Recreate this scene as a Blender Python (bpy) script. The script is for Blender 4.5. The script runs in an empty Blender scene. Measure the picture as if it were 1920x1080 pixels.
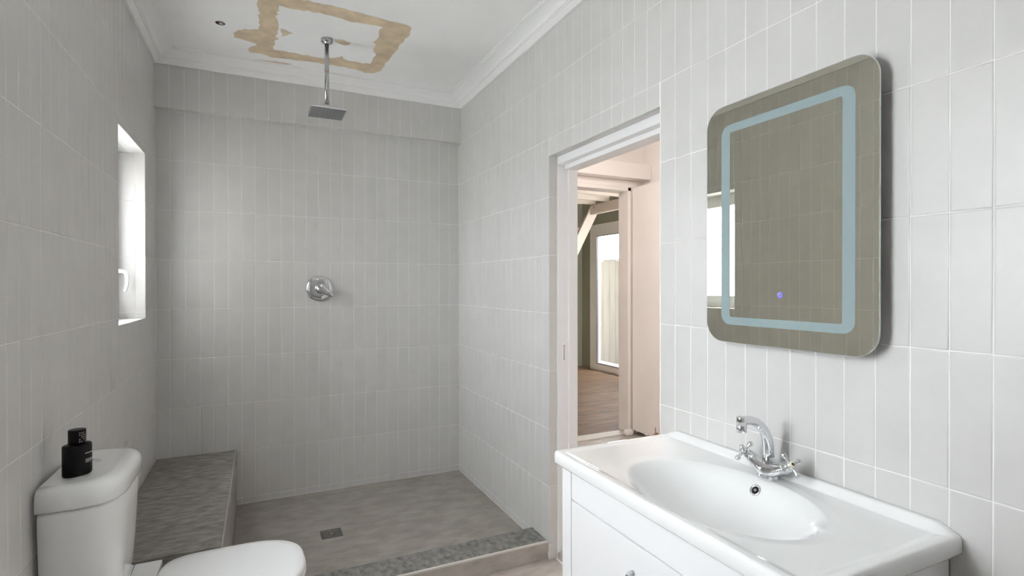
import bpy, bmesh, math, random
from mathutils import Vector, Matrix, noise
from mathutils.geometry import tessellate_polygon

random.seed(7)
scene = bpy.context.scene
COL = scene.collection

# ------------------------------------------------------------------ camera
HC = 1.43                      # camera height above the bathroom floor
F_PX, YAW, PITCH, ROLL = 994.75, 0.44313, -0.00423, -0.00094
cam_data = bpy.data.cameras.new('camera')
cam = bpy.data.objects.new('camera', cam_data)
COL.objects.link(cam)
cam_data.sensor_fit = 'HORIZONTAL'
cam_data.sensor_width = 36.0
cam_data.lens = F_PX / 1920.0 * 36.0
cam_data.clip_start = 0.02
cam_data.clip_end = 200


def cam_axes():
    cy, sy = math.cos(YAW), math.sin(YAW)
    f = Vector((sy, cy, 0)); r = Vector((cy, -sy, 0)); u = Vector((0, 0, 1))
    cp, sp = math.cos(PITCH), math.sin(PITCH)
    f2 = cp * f + sp * u; u2 = -sp * f + cp * u
    cr, sr = math.cos(ROLL), math.sin(ROLL)
    return cr * r + sr * u2, -sr * r + cr * u2, f2


CR, CU, CF = cam_axes()
cam.matrix_world = Matrix(((CR.x, CU.x, -CF.x, 0), (CR.y, CU.y, -CF.y, 0),
                           (CR.z, CU.z, -CF.z, HC), (0, 0, 0, 1)))
scene.camera = cam

# ------------------------------------------------------------------ world
world = bpy.data.worlds.new('overcast_sky')
scene.world = world
world.use_nodes = True
wn = world.node_tree.nodes
bg = wn.get('Background') or wn.new('ShaderNodeBackground')
bg.inputs['Color'].default_value = (0.955, 0.972, 1.0, 1)
bg.inputs['Strength'].default_value = 14.0
out = wn.get('World Output') or wn.new('ShaderNodeOutputWorld')
world.node_tree.links.new(bg.outputs[0], out.inputs[0])

scene.view_settings.view_transform = 'Standard'
scene.view_settings.look = 'None'
scene.view_settings.gamma = 1.0
scene.view_settings.use_curve_mapping = False
scene.view_settings.exposure = 0.78
try:
    scene.cycles.max_bounces = 12
    scene.cycles.diffuse_bounces = 8
    scene.cycles.glossy_bounces = 6
    scene.cycles.transparent_max_bounces = 12
    scene.cycles.sample_clamp_indirect = 12
    scene.cycles.caustics_reflective = False
except Exception:
    pass

LAMP = 3.0                     # output of the bathroom ceiling lamp
HALL_FILL = 66.0               # output of the unseen fill lamp added in the hall

# ------------------------------------------------------------------ room numbers
XL, XR, YB, YF = -0.566, 1.358, 3.795, -0.95
ZCEIL = 1.39 + HC
ZCORN = 1.318 + HC
ZSH = -1.392 + HC            # shower floor
ZBEN = -1.042 + HC           # bench top
ZHALL = -1.385 + HC          # floor of the rooms beyond the door
PITCHW, PITCHH = 0.07706, 0.302
ROW = [0.763 + HC - PITCHH * j for j in range(-3, 9)]
ROW = sorted(ROW)
DOOR_Y0, DOOR_Y1, DOOR_Z = 1.567, 2.412, 0.672 + HC
WIN_Y0, WIN_Y1, WIN_Z0, WIN_Z1 = 2.87, 3.482, -0.174 + HC, 0.722 + HC
WN_Y0, WN_Y1, WN_Z0, WN_Z1 = 0.80, 1.50, -0.42 + HC, 1.0 + HC      # second window of the left wall, beside the camera
SOFF_Y, SOFF_Z = 3.742, 1.062 + HC
WALL_T = 0.17


# ------------------------------------------------------------------ materials
def mat(name, color, rough=0.5, metal=0.0, var=0.0, var_scale=6.0, var_stretch=(1, 1, 1),
        bump=0.0, bump_scale=20.0, bump_stretch=(1, 1, 1), color2=None, coat=0.0,
        rot=(0, 0, 0), detail=4.0, contrast=(0.35, 0.65), obj_var=0.0, spec=0.5):
    m = bpy.data.materials.new(name)
    m.use_nodes = True
    nt = m.node_tree
    b = nt.nodes['Principled BSDF']
    b.inputs['Base Color'].default_value = (*color, 1)
    b.inputs['Roughness'].default_value = rough
    b.inputs['Metallic'].default_value = metal
    b.inputs['Specular IOR Level'].default_value = spec
    b.inputs['Coat Weight'].default_value = coat
    b.inputs['Coat Roughness'].default_value = 0.05
    if var or color2 or bump:
        geo = nt.nodes.new('ShaderNodeNewGeometry')
    if var or color2:
        mp = nt.nodes.new('ShaderNodeMapping')
        mp.inputs['Scale'].default_value = var_stretch
        mp.inputs['Rotation'].default_value = rot
        nt.links.new(geo.outputs['Position'], mp.inputs['Vector'])
        nz = nt.nodes.new('ShaderNodeTexNoise')
        nz.inputs['Scale'].default_value = var_scale
        nz.inputs['Detail'].default_value = detail
        nz.inputs['Roughness'].default_value = 0.6
        nt.links.new(mp.outputs[0], nz.inputs['Vector'])
        rp = nt.nodes.new('ShaderNodeValToRGB')
        c1 = color
        c2 = color2 or tuple(min(1, c * (1 + var)) for c in color)
        if not color2:
            c1 = tuple(c * (1 - var) for c in color)
        rp.color_ramp.elements[0].position = contrast[0]
        rp.color_ramp.elements[1].position = contrast[1]
        rp.color_ramp.elements[0].color = (*c1, 1)
        rp.color_ramp.elements[1].color = (*c2, 1)
        nt.links.new(nz.outputs['Fac'], rp.inputs[0])
        src = rp.outputs[0]
        if obj_var:
            oi = nt.nodes.new('ShaderNodeObjectInfo')
            mr = nt.nodes.new('ShaderNodeMapRange')
            mr.inputs['To Min'].default_value = 1 - obj_var
            mr.inputs['To Max'].default_value = 1 + obj_var
            nt.links.new(oi.outputs['Random'], mr.inputs['Value'])
            hs = nt.nodes.new('ShaderNodeHueSaturation')
            nt.links.new(mr.outputs[0], hs.inputs['Value'])
            nt.links.new(src, hs.inputs['Color'])
            src = hs.outputs[0]
        nt.links.new(src, b.inputs['Base Color'])
    if bump:
        mp2 = nt.nodes.new('ShaderNodeMapping')
        mp2.inputs['Scale'].default_value = bump_stretch
        nt.links.new(geo.outputs['Position'], mp2.inputs['Vector'])
        nz2 = nt.nodes.new('ShaderNodeTexNoise')
        nz2.inputs['Scale'].default_value = bump_scale
        nz2.inputs['Detail'].default_value = 3.0
        nt.links.new(mp2.outputs[0], nz2.inputs['Vector'])
        bp = nt.nodes.new('ShaderNodeBump')
        bp.inputs['Strength'].default_value = bump
        bp.inputs['Distance'].default_value = 0.004
        nt.links.new(nz2.outputs['Fac'], bp.inputs['Height'])
        nt.links.new(bp.outputs[0], b.inputs['Normal'])
    return m


M = {}
M['tile'] = mat('glazed_grey_tile', (0.62, 0.612, 0.60), 0.38, var=0.02, var_scale=9, bump=0.07, bump_scale=14,
                obj_var=0.015)
M['grout'] = mat('pale_grout', (0.86, 0.855, 0.84), 0.85, var=0.05, var_scale=12)
M['ceiling'] = mat('ceiling_paint', (0.89, 0.89, 0.89), 0.8, var=0.02, var_scale=3, bump=0.05, bump_scale=30)
M['cornice'] = mat('cornice_paint', (0.88, 0.88, 0.88), 0.6)
M['plaster'] = mat('raw_filler', (0.66, 0.54, 0.385), 0.9, var=0.12, var_scale=12, bump=0.3, bump_scale=50)
M['plaster_thin'] = mat('thin_filler_smear', (0.68, 0.58, 0.45), 0.9, var=0.12, var_scale=14)
M['dark'] = mat('dark_hole', (0.012, 0.011, 0.010), 0.8)
M['shower_stone'] = mat('shower_floor_stone', (0.275, 0.252, 0.224), 0.5, color2=(0.375, 0.347, 0.312), var_scale=8,
                        var_stretch=(1, 2.0, 1), rot=(0, 0, 0.5), detail=8, bump=0.12, bump_scale=25)
M['bench_stone'] = mat('bench_stone', (0.145, 0.132, 0.113), 0.5, color2=(0.42, 0.40, 0.37), var_scale=15,
                       var_stretch=(1, 2.4, 1), detail=14, bump=0.08, bump_scale=40, bump_stretch=(1, 2, 1),
                       contrast=(0.28, 0.76))
M['curb_stone'] = mat('curb_stone', (0.115, 0.112, 0.105), 0.55, color2=(0.36, 0.35, 0.33), var_scale=24,
                      var_stretch=(1.6, 1, 1), detail=10, bump=0.2, bump_scale=40, contrast=(0.32, 0.78))
M['floor_tile'] = mat('beige_floor_tile', (0.36, 0.325, 0.295), 0.5, color2=(0.50, 0.462, 0.43), var_scale=6,
                      var_stretch=(1, 2.2, 2), detail=8, bump=0.1)
M['stone_trim'] = mat('grey_edge_trim', (0.40, 0.385, 0.36), 0.5)
M['trim'] = mat('pale_edge_trim', (0.66, 0.64, 0.60), 0.5)
M['white_paint'] = mat('white_gloss_paint', (0.84, 0.84, 0.85), 0.35)
M['pvc'] = mat('white_upvc', (0.86, 0.86, 0.87), 0.3)
M['ceramic'] = mat('white_ceramic', (0.89, 0.90, 0.90), 0.12, coat=0.6)
M['basin'] = mat('white_resin_top', (0.84, 0.85, 0.85), 0.08, coat=0.8)
M['seat'] = mat('white_seat_plastic', (0.88, 0.89, 0.90), 0.28)
M['lacquer'] = mat('white_lacquer', (0.86, 0.86, 0.87), 0.3)
M['chrome'] = mat('chrome', (0.72, 0.73, 0.75), 0.07, metal=1.0)
M['arm_chrome'] = mat('dark_reflecting_chrome', (0.50, 0.51, 0.52), 0.16, metal=1.0)  # darker copy of the chrome, dark reflections put into its colour
M['steel'] = mat('brushed_steel', (0.30, 0.29, 0.275), 0.38, metal=0.9)
M['drain_steel'] = mat('dull_drain_steel', (0.17, 0.163, 0.15), 0.45, metal=0.6)
M['nozzle'] = mat('grey_nozzle_face', (0.20, 0.21, 0.22), 0.45, metal=0.3)
M['mirror'] = mat('silvered_glass', (0.86, 0.86, 0.75), 0.0, metal=1.0)
M['mirror_edge'] = mat('glass_edge', (0.78, 0.82, 0.80), 0.1, metal=0.6)
M['frost'] = mat('frosted_band', (0.27, 0.345, 0.355), 0.55, spec=0.3)
M['housing'] = mat('grey_housing', (0.10, 0.10, 0.10), 0.7)
M['bottle'] = mat('matt_black_glass', (0.004, 0.004, 0.005), 0.4, spec=0.2)
M['print'] = mat('white_print', (0.75, 0.75, 0.75), 0.5)
M['porcelain'] = mat('cream_cap', (0.78, 0.72, 0.58), 0.2)
M['lettering'] = mat('dark_lettering', (0.08, 0.07, 0.06), 0.5)
M['hall_paint'] = mat('hall_paint', (0.84, 0.80, 0.775), 0.7)
M['door_paint'] = mat('hall_door_paint', (0.86, 0.815, 0.785), 0.5, var=0.02, var_scale=2)
M['raw_wood'] = mat('bare_chipped_wood', (0.30, 0.13, 0.06), 0.8)
M['cream'] = mat('cream_timber_paint', (0.80, 0.71, 0.62), 0.55)
M['green'] = mat('grey_green_paint', (0.29, 0.285, 0.21), 0.8)
M['oak'] = mat('oak_floor', (0.135, 0.080, 0.048), 0.5, color2=(0.245, 0.158, 0.104), var_scale=3.0,
               var_stretch=(1, 6, 1), detail=8, obj_var=0.14, spec=0.2)
M['fence'] = mat('weathered_fence', (0.058, 0.048, 0.036), 0.9, color2=(0.078, 0.066, 0.051), var_scale=4,
                 var_stretch=(3, 3, 0.4), obj_var=0.08)
M['paving'] = mat('pale_paving', (0.33, 0.34, 0.36), 0.9, var=0.1)
M['ground'] = mat('garden_ground', (0.68, 0.68, 0.66), 0.95, var=0.2, var_scale=1)
M['light_block'] = mat('light_block_render', (0.46, 0.44, 0.42), 0.9, var=0.2)  # finish of the added wall that blocks light at the left window

# clear glass that lets light through
g = bpy.data.materials.new('window_glass'); g.use_nodes = True
nt = g.node_tree; nt.nodes.clear()
o_ = nt.nodes.new('ShaderNodeOutputMaterial'); mx = nt.nodes.new('ShaderNodeMixShader')
tr = nt.nodes.new('ShaderNodeBsdfTransparent'); gl = nt.nodes.new('ShaderNodeBsdfGlossy')
tr.inputs[0].default_value = (0.95, 0.96, 0.96, 1); gl.inputs['Roughness'].default_value = 0.02
mx.inputs[0].default_value = 0.06
nt.links.new(tr.outputs[0], mx.inputs[1]); nt.links.new(gl.outputs[0], mx.inputs[2])
nt.links.new(mx.outputs[0], o_.inputs[0])
M['glass'] = g
# touch switch led
e = bpy.data.materials.new('touch_led'); e.use_nodes = True
eb = e.node_tree.nodes['Principled BSDF']
eb.inputs['Base Color'].default_value = (0.2, 0.2, 0.9, 1)
eb.inputs['Emission Color'].default_value = (0.20, 0.14, 1.0, 1)
eb.inputs['Emission Strength'].default_value = 0.35
M['led'] = e
for key, colr, power in (('lamp', (1.0, 0.985, 0.96), LAMP), ('hall_fill', (1.0, 0.95, 0.91), HALL_FILL)):
    e = bpy.data.materials.new(key + '_diffuser'); e.use_nodes = True
    eb = e.node_tree.nodes['Principled BSDF']
    eb.inputs['Base Color'].default_value = (0.9, 0.9, 0.9, 1)
    eb.inputs['Emission Color'].default_value = (*colr, 1)
    eb.inputs['Emission Strength'].default_value = power
    M[key] = e


# ------------------------------------------------------------------ mesh helpers
class MB:
    def __init__(self):
        self.v = []; self.f = []; self.s = []

    def add(self, verts, faces, smooth=False):
        o = len(self.v)
        self.v += [tuple(p) for p in verts]
        self.f += [tuple(i + o for i in f) for f in faces]
        self.s += [smooth] * len(faces)
        return self

    def box(self, x0, x1, y0, y1, z0, z1):
        x0, x1 = min(x0, x1), max(x0, x1); y0, y1 = min(y0, y1), max(y0, y1); z0, z1 = min(z0, z1), max(z0, z1)
        return self.add([(x0, y0, z0), (x1, y0, z0), (x1, y1, z0), (x0, y1, z0),
                         (x0, y0, z1), (x1, y0, z1), (x1, y1, z1), (x0, y1, z1)],
                        [(0, 3, 2, 1), (4, 5, 6, 7), (0, 1, 5, 4), (1, 2, 6, 5), (2, 3, 7, 6), (3, 0, 4, 7)])

    def loft(self, rings, cap0=True, cap1=True, smooth=True, close=False):
        n = len(rings[0]); vs = [p for r in rings for p in r]; fs = []
        k = len(rings)
        for a in range(k if close else k - 1):
            b = (a + 1) % k
            for i in range(n):
                j = (i + 1) % n
                fs.append((a * n + i, a * n + j, b * n + j, b * n + i))
        self.add(vs, fs, smooth)
        if not close:
            if cap0: self.add(rings[0], [tuple(reversed(range(n)))], False)
            if cap1: self.add(rings[-1], [tuple(range(n))], False)
        return self

    def lathe(self, prof, origin=(0, 0, 0), axis=(0, 0, 1), seg=24):
        """prof: list of (radius, height)"""
        ax = Vector(axis).normalized()
        u = ax.orthogonal().normalized(); w = ax.cross(u)
        o = Vector(origin)
        rings = [[o + ax * h + (u * math.cos(2 * math.pi * i / seg) + w * math.sin(2 * math.pi * i / seg)) * max(r, 1e-5)
                  for i in range(seg)] for r, h in prof]
        return self.loft(rings)

    def tube(self, pts, rad, seg=14, cap=True):
        pts = [Vector(p) for p in pts]
        rads = rad if isinstance(rad, (list, tuple)) else [rad] * len(pts)
        up = None; rings = []
        for i, p in enumerate(pts):
            a = pts[max(i - 1, 0)]; b = pts[min(i + 1, len(pts) - 1)]
            t = (b - a).normalized()
            if up is None: up = t.orthogonal().normalized()
            up = (up - t * up.dot(t)).normalized(); w = t.cross(up)
            rings.append([p + (up * math.cos(2 * math.pi * k / seg) + w * math.sin(2 * math.pi * k / seg)) * rads[i]
                          for k in range(seg)])
        return self.loft(rings, cap, cap)

    def sphere(self, c, r, seg=14, rings=8):
        prof = [(r * math.sin(math.pi * i / rings), -r * math.cos(math.pi * i / rings)) for i in range(rings + 1)]
        return self.lathe(prof, c, (0, 0, 1), seg)

    def build(self, name, material, parent=None, bevel=0.0, bseg=2, subsurf=0, recalc=True):
        me = bpy.data.meshes.new(name)
        me.from_pydata(self.v, [], self.f)
        me.polygons.foreach_set('use_smooth', self.s)
        if recalc:
            bm = bmesh.new(); bm.from_mesh(me)
            bmesh.ops.remove_doubles(bm, verts=bm.verts, dist=1e-6)
            bmesh.ops.recalc_face_normals(bm, faces=bm.faces)
            bm.to_mesh(me); bm.free()
        me.materials.append(material)
        ob = bpy.data.objects.new(name, me)
        COL.objects.link(ob)
        if parent: ob.parent = parent
        if bevel:
            md = ob.modifiers.new('bevel', 'BEVEL'); md.width = bevel; md.segments = bseg
            md.limit_method = 'ANGLE'; md.angle_limit = math.radians(40)
            md.harden_normals = False
        if subsurf:
            md = ob.modifiers.new('sub', 'SUBSURF'); md.levels = subsurf; md.render_levels = subsurf
        return ob


def box(name, material, parent, x0, x1, y0, y1, z0, z1, bevel=0.0, bseg=2):
    return MB().box(x0, x1, y0, y1, z0, z1).build(name, material, parent, bevel, bseg)


def struct(o, label=None):
    o['kind'] = 'structure'
    if label: o['label'] = label
    return o


def thing(name, label, cat, loc=(0, 0, 0), group=None):
    o = bpy.data.objects.new(name, None); COL.objects.link(o)
    o.location = loc; o.empty_display_size = 0.05
    o['label'] = label; o['category'] = cat
    if group: o['group'] = group
    return o


def adopt(root):
    """parts are modelled in world space: keep them there under a root standing at the thing's base"""
    loc = root.location.copy()
    for ch in root.children:
        ch.matrix_parent_inverse = Matrix.Translation(-loc)


def rrect(w, h, r, n=8):
    """rounded rectangle outline centred on 0, counter-clockwise"""
    pts = []
    for cx, cy, a0 in ((w / 2 - r, h / 2 - r, 0), (-w / 2 + r, h / 2 - r, 90), (-w / 2 + r, -h / 2 + r, 180), (w / 2 - r, -h / 2 + r, 270)):
        for i in range(n + 1):
            a = math.radians(a0 + 90 * i / n)
            pts.append((cx + r * math.cos(a), cy + r * math.sin(a)))
    return pts


def project_px(p):
    d = Vector(p) - Vector((0, 0, HC)); z = d.dot(CF)
    if z < 0.05: return None
    return 960 + F_PX * d.dot(CR) / z, 540 - F_PX * d.dot(CU) / z


# ------------------------------------------------------------------ tiles
TILE_CACHE = {}


def tile_geo(w, h, d=0.006):
    """pillowed slab in local XY, front at z=0"""
    a, b = w / 2, h / 2
    rings = []
    for ins, z in ((0, -d), (0, -0.0009), (0.0010, -0.0004), (0.0035, 0.0)):
        ins = min(ins, min(a, b) * 0.6)
        rings.append([(-a + ins, -b + ins, z), (a - ins, -b + ins, z), (a - ins, b - ins, z), (-a + ins, b - ins, z)])
    vs = [p for r in rings for p in r]; fs = []
    for k in range(len(rings) - 1):
        for i in range(4):
            j = (i + 1) % 4
            fs.append((k * 4 + i, k * 4 + j, (k + 1) * 4 + j, (k + 1) * 4 + i))
    n = (len(rings) - 1) * 4
    fs.append((n, n + 1, n + 2, n + 3))
    return vs, fs


def tile_mesh(w, h, material):
    key = (round(w, 4), round(h, 4), material.name)
    if key not in TILE_CACHE:
        vs, fs = tile_geo(w, h)
        me = bpy.data.meshes.new('tile'); me.from_pydata(vs, [], fs)
        me.polygons.foreach_set('use_smooth', [True] * (len(fs) - 1) + [False])
        me.materials.append(material)
        TILE_CACHE[key] = me
    return TILE_CACHE[key]


def cut(rects, hole):
    hx0, hx1, hy0, hy1 = hole
    res = []
    for (a0, a1, b0, b1) in rects:
        if hx1 <= a0 or hx0 >= a1 or hy1 <= b0 or hy0 >= b1:
            res.append((a0, a1, b0, b1)); continue
        if hx0 > a0: res.append((a0, hx0, b0, b1))
        if hx1 < a1: res.append((hx1, a1, b0, b1))
        m0, m1 = max(a0, hx0), min(a1, hx1)
        if hy0 > b0: res.append((m0, m1, b0, hy0))
        if hy1 < b1: res.append((m0, m1, hy1, b1))
    return res


def cells(ulines, vlines, ulo, uhi, vlo, vhi, holes=()):
    us = [ulo] + [u for u in sorted(ulines) if ulo + 0.006 < u < uhi - 0.006] + [uhi]
    vs = [vlo] + [v for v in sorted(vlines) if vlo + 0.006 < v < vhi - 0.006] + [vhi]
    res = []
    for i in range(len(us) - 1):
        for j in range(len(vs) - 1):
            rs = [(us[i], us[i + 1], vs[j], vs[j + 1])]
            for h in holes: rs = cut(rs, h)
            res += rs
    return res


class TileField:
    def __init__(self, wall): self.wall = wall; self.items = []

    def add(self, rects, origin, U, V, grout=0.0022):
        U, V, O = Vector(U), Vector(V), Vector(origin); N = U.cross(V)
        for (a0, a1, b0, b1) in rects:
            w, h = a1 - a0 - grout, b1 - b0 - grout
            if w < 0.004 or h < 0.004: continue
            c = O + U * ((a0 + a1) / 2) + V * ((b0 + b1) / 2)
            px = project_px(c); area = 0
            if px and -40 < px[0] < 1960 and -80 < px[1] < 1160:
                p1 = project_px(c + U * w / 2); p2 = project_px(c - U * w / 2)
                p3 = project_px(c + V * h / 2); p4 = project_px(c - V * h / 2)
                if p1 and p2 and p3 and p4:
                    area = abs((p1[0] - p2[0]) * (p3[1] - p4[1]) - (p1[1] - p2[1]) * (p3[0] - p4[0]))
            self.items.append((area, w, h, c, U, V, N))

    def build(self, material, name='tile', limit=300):
        self.items.sort(key=lambda t: -t[0])
        rest = MB()
        for k, (area, w, h, c, U, V, N) in enumerate(self.items):
            m3 = Matrix((U, V, N)).transposed()
            tilt = Matrix.Rotation(random.gauss(0, 0.0006), 3, 'X') @ Matrix.Rotation(random.gauss(0, 0.0012), 3, 'Y')
            mm = (m3 @ tilt).to_4x4(); mm.translation = c + N * random.uniform(-0.0001, 0.0001)
            if k < limit and area > 0:
                ob = bpy.data.objects.new(name, tile_mesh(w, h, material))
                COL.objects.link(ob); ob.parent = self.wall; ob.matrix_basis = mm
            else:
                vs, fs = tile_geo(w, h)
                rest.add([mm @ Vector(p) for p in vs], fs, True); rest.s[-1] = False
        if rest.v:
            r = rest.build('tile_field', material, self.wall, recalc=False)
            r['kind'] = 'stuff'


# ================================================================== STRUCTURE
# ---- walls (the mortar bed is the slab, the tiles sit proud of it)
G = 0.0009


def slab_x(name, x0, x1, y0, y1, z0, z1, hole, material, hx=None):
    m = MB()
    if hole:
        a0, a1, b0, b1 = hole
        m.box(x0, x1, y0, a0, z0, z1); m.box(x0, x1, a1, y1, z0, z1)
        m.box(x0, x1, a0, a1, b1, z1)
        if b0 > z0 + 1e-4: m.box(x0, x1, a0, a1, z0, b0)
    else:
        m.box(x0, x1, y0, y1, z0, z1)
    return struct(m.build(name, material))


gw = 0.0015
ZTOP = ZCEIL + 0.02
wall_right = slab_x('wall_right', XR + G, XR + WALL_T, YF, YB + 0.2, -0.05, ZTOP,
                    (DOOR_Y0 - gw, DOOR_Y1 + gw, -0.05, DOOR_Z + gw), M['grout'])
mb = MB()
xa, xb = XL - 0.26, XL - G
for a, b in ((YF, WN_Y0 - gw), (WN_Y1 + gw, WIN_Y0 - gw), (WIN_Y1 + gw, YB + 0.2)): mb.box(xa, xb, a, b, -0.05, ZTOP)
for a, b, c, d in ((WN_Y0, WN_Y1, WN_Z0, WN_Z1), (WIN_Y0, WIN_Y1, WIN_Z0, WIN_Z1)):
    mb.box(xa, xb, a - gw, b + gw, -0.05, c - gw); mb.box(xa, xb, a - gw, b + gw, d + gw, ZTOP)
wall_left = struct(mb.build('wall_left', M['grout']))
mb = MB()
mb.box(XL - G, XR + G, YB + G, YB + 0.2, -0.05, ZTOP)
mb.box(XL - G, XR + G, SOFF_Y + G, YB + G, SOFF_Z + G, ZTOP)
wall_back = struct(mb.build('wall_back', M['grout']))
wall_front = struct(box('wall_front', M['grout'], None, XL - 0.26, XR + WALL_T, YF - 0.15, YF, -0.05, ZTOP))

# right wall tiles: u = -y
tf = TileField(wall_right)
ul = [-(0.5595 + PITCHW * n) for n in range(-25, 44)]
tf.add(cells(ul, ROW, -YB, -YF, ZSH, ZCEIL, [(-DOOR_Y1, -DOOR_Y0, -1, DOOR_Z), (-2.412, -YF, -1, ZSH)]),
       (XR, 0, 0), (0, -1, 0), (0, 0, 1))
tf.add(cells(ul, ROW, -2.40, -YF, 0, ZSH, [(-DOOR_Y1, -DOOR_Y0, -1, 1)]), (XR, 0, 0), (0, -1, 0), (0, 0, 1))
# door reveal tiles (far jamb, near jamb, head)
tf.add(cells([], ROW, XR, XR + 0.05, 0, DOOR_Z), (0, DOOR_Y1, 0), (1, 0, 0), (0, 0, 1))
tf.add(cells([], ROW, -XR - 0.05, -XR, 0, DOOR_Z), (0, DOOR_Y0, 0), (-1, 0, 0), (0, 0, 1))
tf.add(cells([DOOR_Y0 + 0.3, DOOR_Y0 + 0.6], [], DOOR_Y0, DOOR_Y1, XR, XR + 0.05), (0, 0, DOOR_Z), (0, 1, 0), (1, 0, 0))
tf.build(M['tile'])

# left wall tiles: u = y
tf = TileField(wall_left)
ul = [1.722 + PITCHW * n for n in range(-40, 28)]
tf.add(cells(ul, ROW, YF, YB, 0, ZCEIL, [(WIN_Y0, WIN_Y1, WIN_Z0, WIN_Z1), (WN_Y0, WN_Y1, WN_Z0, WN_Z1)]), (XL, 0, 0), (0, 1, 0), (0, 0, 1))
REV = 0.135
for a, b, c, d in ((WIN_Y0, WIN_Y1, WIN_Z0, WIN_Z1), (WN_Y0, WN_Y1, WN_Z0, WN_Z1)):
    tf.add(cells([XL - 0.045], ROW, XL - REV, XL, c, d), (0, b, 0), (1, 0, 0), (0, 0, 1))
    tf.add(cells([-XL + 0.045], ROW, -XL, -XL + REV, c, d), (0, a, 0), (-1, 0, 0), (0, 0, 1))
    tf.add(cells([a + 0.3], [XL - 0.077], a, b, XL - REV, XL), (0, 0, d), (0, 1, 0), (1, 0, 0))
    tf.add(cells([XL - 0.077], [a + 0.3], XL - REV, XL, a, b), (0, 0, c), (1, 0, 0), (0, 1, 0))
tf.build(M['tile'])

# back wall tiles: u = x
tf = TileField(wall_back)
ul = [XR - PITCHW * n for n in range(0, 26)]
tf.add(cells(ul, ROW, XL, XR, ZSH, SOFF_Z), (0, YB, 0), (1, 0, 0), (0, 0, 1))
tf.add(cells([u + 0.004 for u in ul], [], XL, XR, SOFF_Z, ZCEIL), (0, SOFF_Y, 0), (1, 0, 0), (0, 0, 1))
tf.add([(v[2], v[3], v[0], v[1]) for v in cells(ul, [], XL, XR, SOFF_Y, YB)], (0, 0, SOFF_Z), (0, 1, 0), (1, 0, 0))
tf.build(M['tile'])

# front wall (behind the camera): one plain tiled field
tf = TileField(wall_front)
tf.add(cells([-XR + PITCHW * n for n in range(26)], ROW, -XR, -XL, 0, ZCEIL), (0, YF, 0), (-1, 0, 0), (0, 0, 1))
tf.build(M['tile'], limit=0)

# ---- ceiling, cornice
ceiling = struct(box('ceiling', M['ceiling'], None, XL - 0.2, XR + WALL_T, YF - 0.15, YB + 0.2, ZCEIL, ZCEIL + 0.05))


def to_ceiling(px, py):
    """picture position of a mark -> its place on the ceiling plane"""
    d = CR * ((px - 960) / F_PX) - CU * ((py - 540) / F_PX) + CF
    return Vector((0, 0, HC)) + d * ((ZCEIL - HC) / d.z)


def ragged(pts, jit, step):
    res = []
    n = len(pts)
    for i in range(n):
        a, b = Vector(pts[i]), Vector(pts[(i + 1) % n])
        k = max(1, int((b - a).length / step))
        t = (b - a).normalized() if (b - a).length > 0 else Vector((1, 0))
        nrm = Vector((-t.y, t.x))
        for s in range(k):
            p = a + (b - a) * s / k
            res.append(p + nrm * random.gauss(0, jit))
    return res


def ceiling_patch(name, outer, holes, material, label, jit=0.0045, step=0.02, t=0.0012):
    loops = []
    for lp in [outer] + holes:
        pts = [to_ceiling(400 + x / 3.6, y / 3.6) for x, y in lp]
        loops.append(ragged([(p.x, p.y) for p in pts], jit, step))
    z = ZCEIL - t
    poly = [[Vector((p.x, p.y, z)) for p in lp] for lp in loops]
    tris = tessellate_polygon(poly)
    flat = [p for lp in poly for p in lp]
    m = MB()
    m.add(flat, [tuple(t_) for t_ in tris])
    o = 0
    for lp in poly:
        n = len(lp)
        up = [Vector((p.x, p.y, ZCEIL + 0.001)) for p in lp]
        m.add(lp + up, [(i, (i + 1) % n, n + (i + 1) % n, n + i) for i in range(n)])
    ob = m.build(name, material, ceiling)
    ob['label'] = label
    return ob


outer = [(300, 0), (318, -70), (460, -80), (520, -10), (640, 8), (800, 38), (1000, 88), (1200, 143), (1300, 165), (1338, 190), (1322, 240),
         (1265, 290), (1240, 330), (1200, 380), (1165, 430), (1140, 470), (1080, 494), (1020, 490), (960, 470), (880, 452),
         (780, 437), (640, 414), (480, 397), (400, 387), (330, 364), (250, 352), (232, 332), (270, 318), (302, 302),
         (280, 287), (200, 272), (140, 250), (133, 225), (170, 205), (240, 197), (302, 200), (316, 170), (304, 120),
         (320, 90), (295, 45)]
inner = [(443, 36), (540, 58), (640, 72), (720, 86), (800, 106), (900, 136), (1000, 156), (1100, 170), (1152, 185), (1112, 212),
         (1120, 250), (1088, 282), (1100, 310), (1084, 340), (1090, 372), (1065, 432), (1010, 426), (950, 413), (892, 406),
         (870, 378), (830, 390), (760, 393), (640, 376), (540, 356), (408, 336), (416, 280), (430, 240), (441, 180), (425, 120), (440, 60)]
ceiling_patch('plaster_patch', outer, [inner], M['plaster'], 'ragged rectangular band of tan filler')
ceiling_patch('plaster_smear', [(452, 196), (480, 198), (532, 222), (500, 234), (462, 246)], [], M['plaster_thin'],
              'small tan smear inside the band', 0.004)
ceiling_patch('plaster_smear', [(822, 264), (870, 268), (932, 290), (884, 306), (845, 292)], [], M['plaster_thin'],
              'small tan smear beside the shower arm', 0.004)
ceiling_patch('plaster_smear', [(215, 398), (300, 402), (420, 414), (530, 432), (520, 437), (400, 426), (290, 412)], [],
              M['plaster_thin'], 'thin tan smear along the cornice', 0.002)
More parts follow.
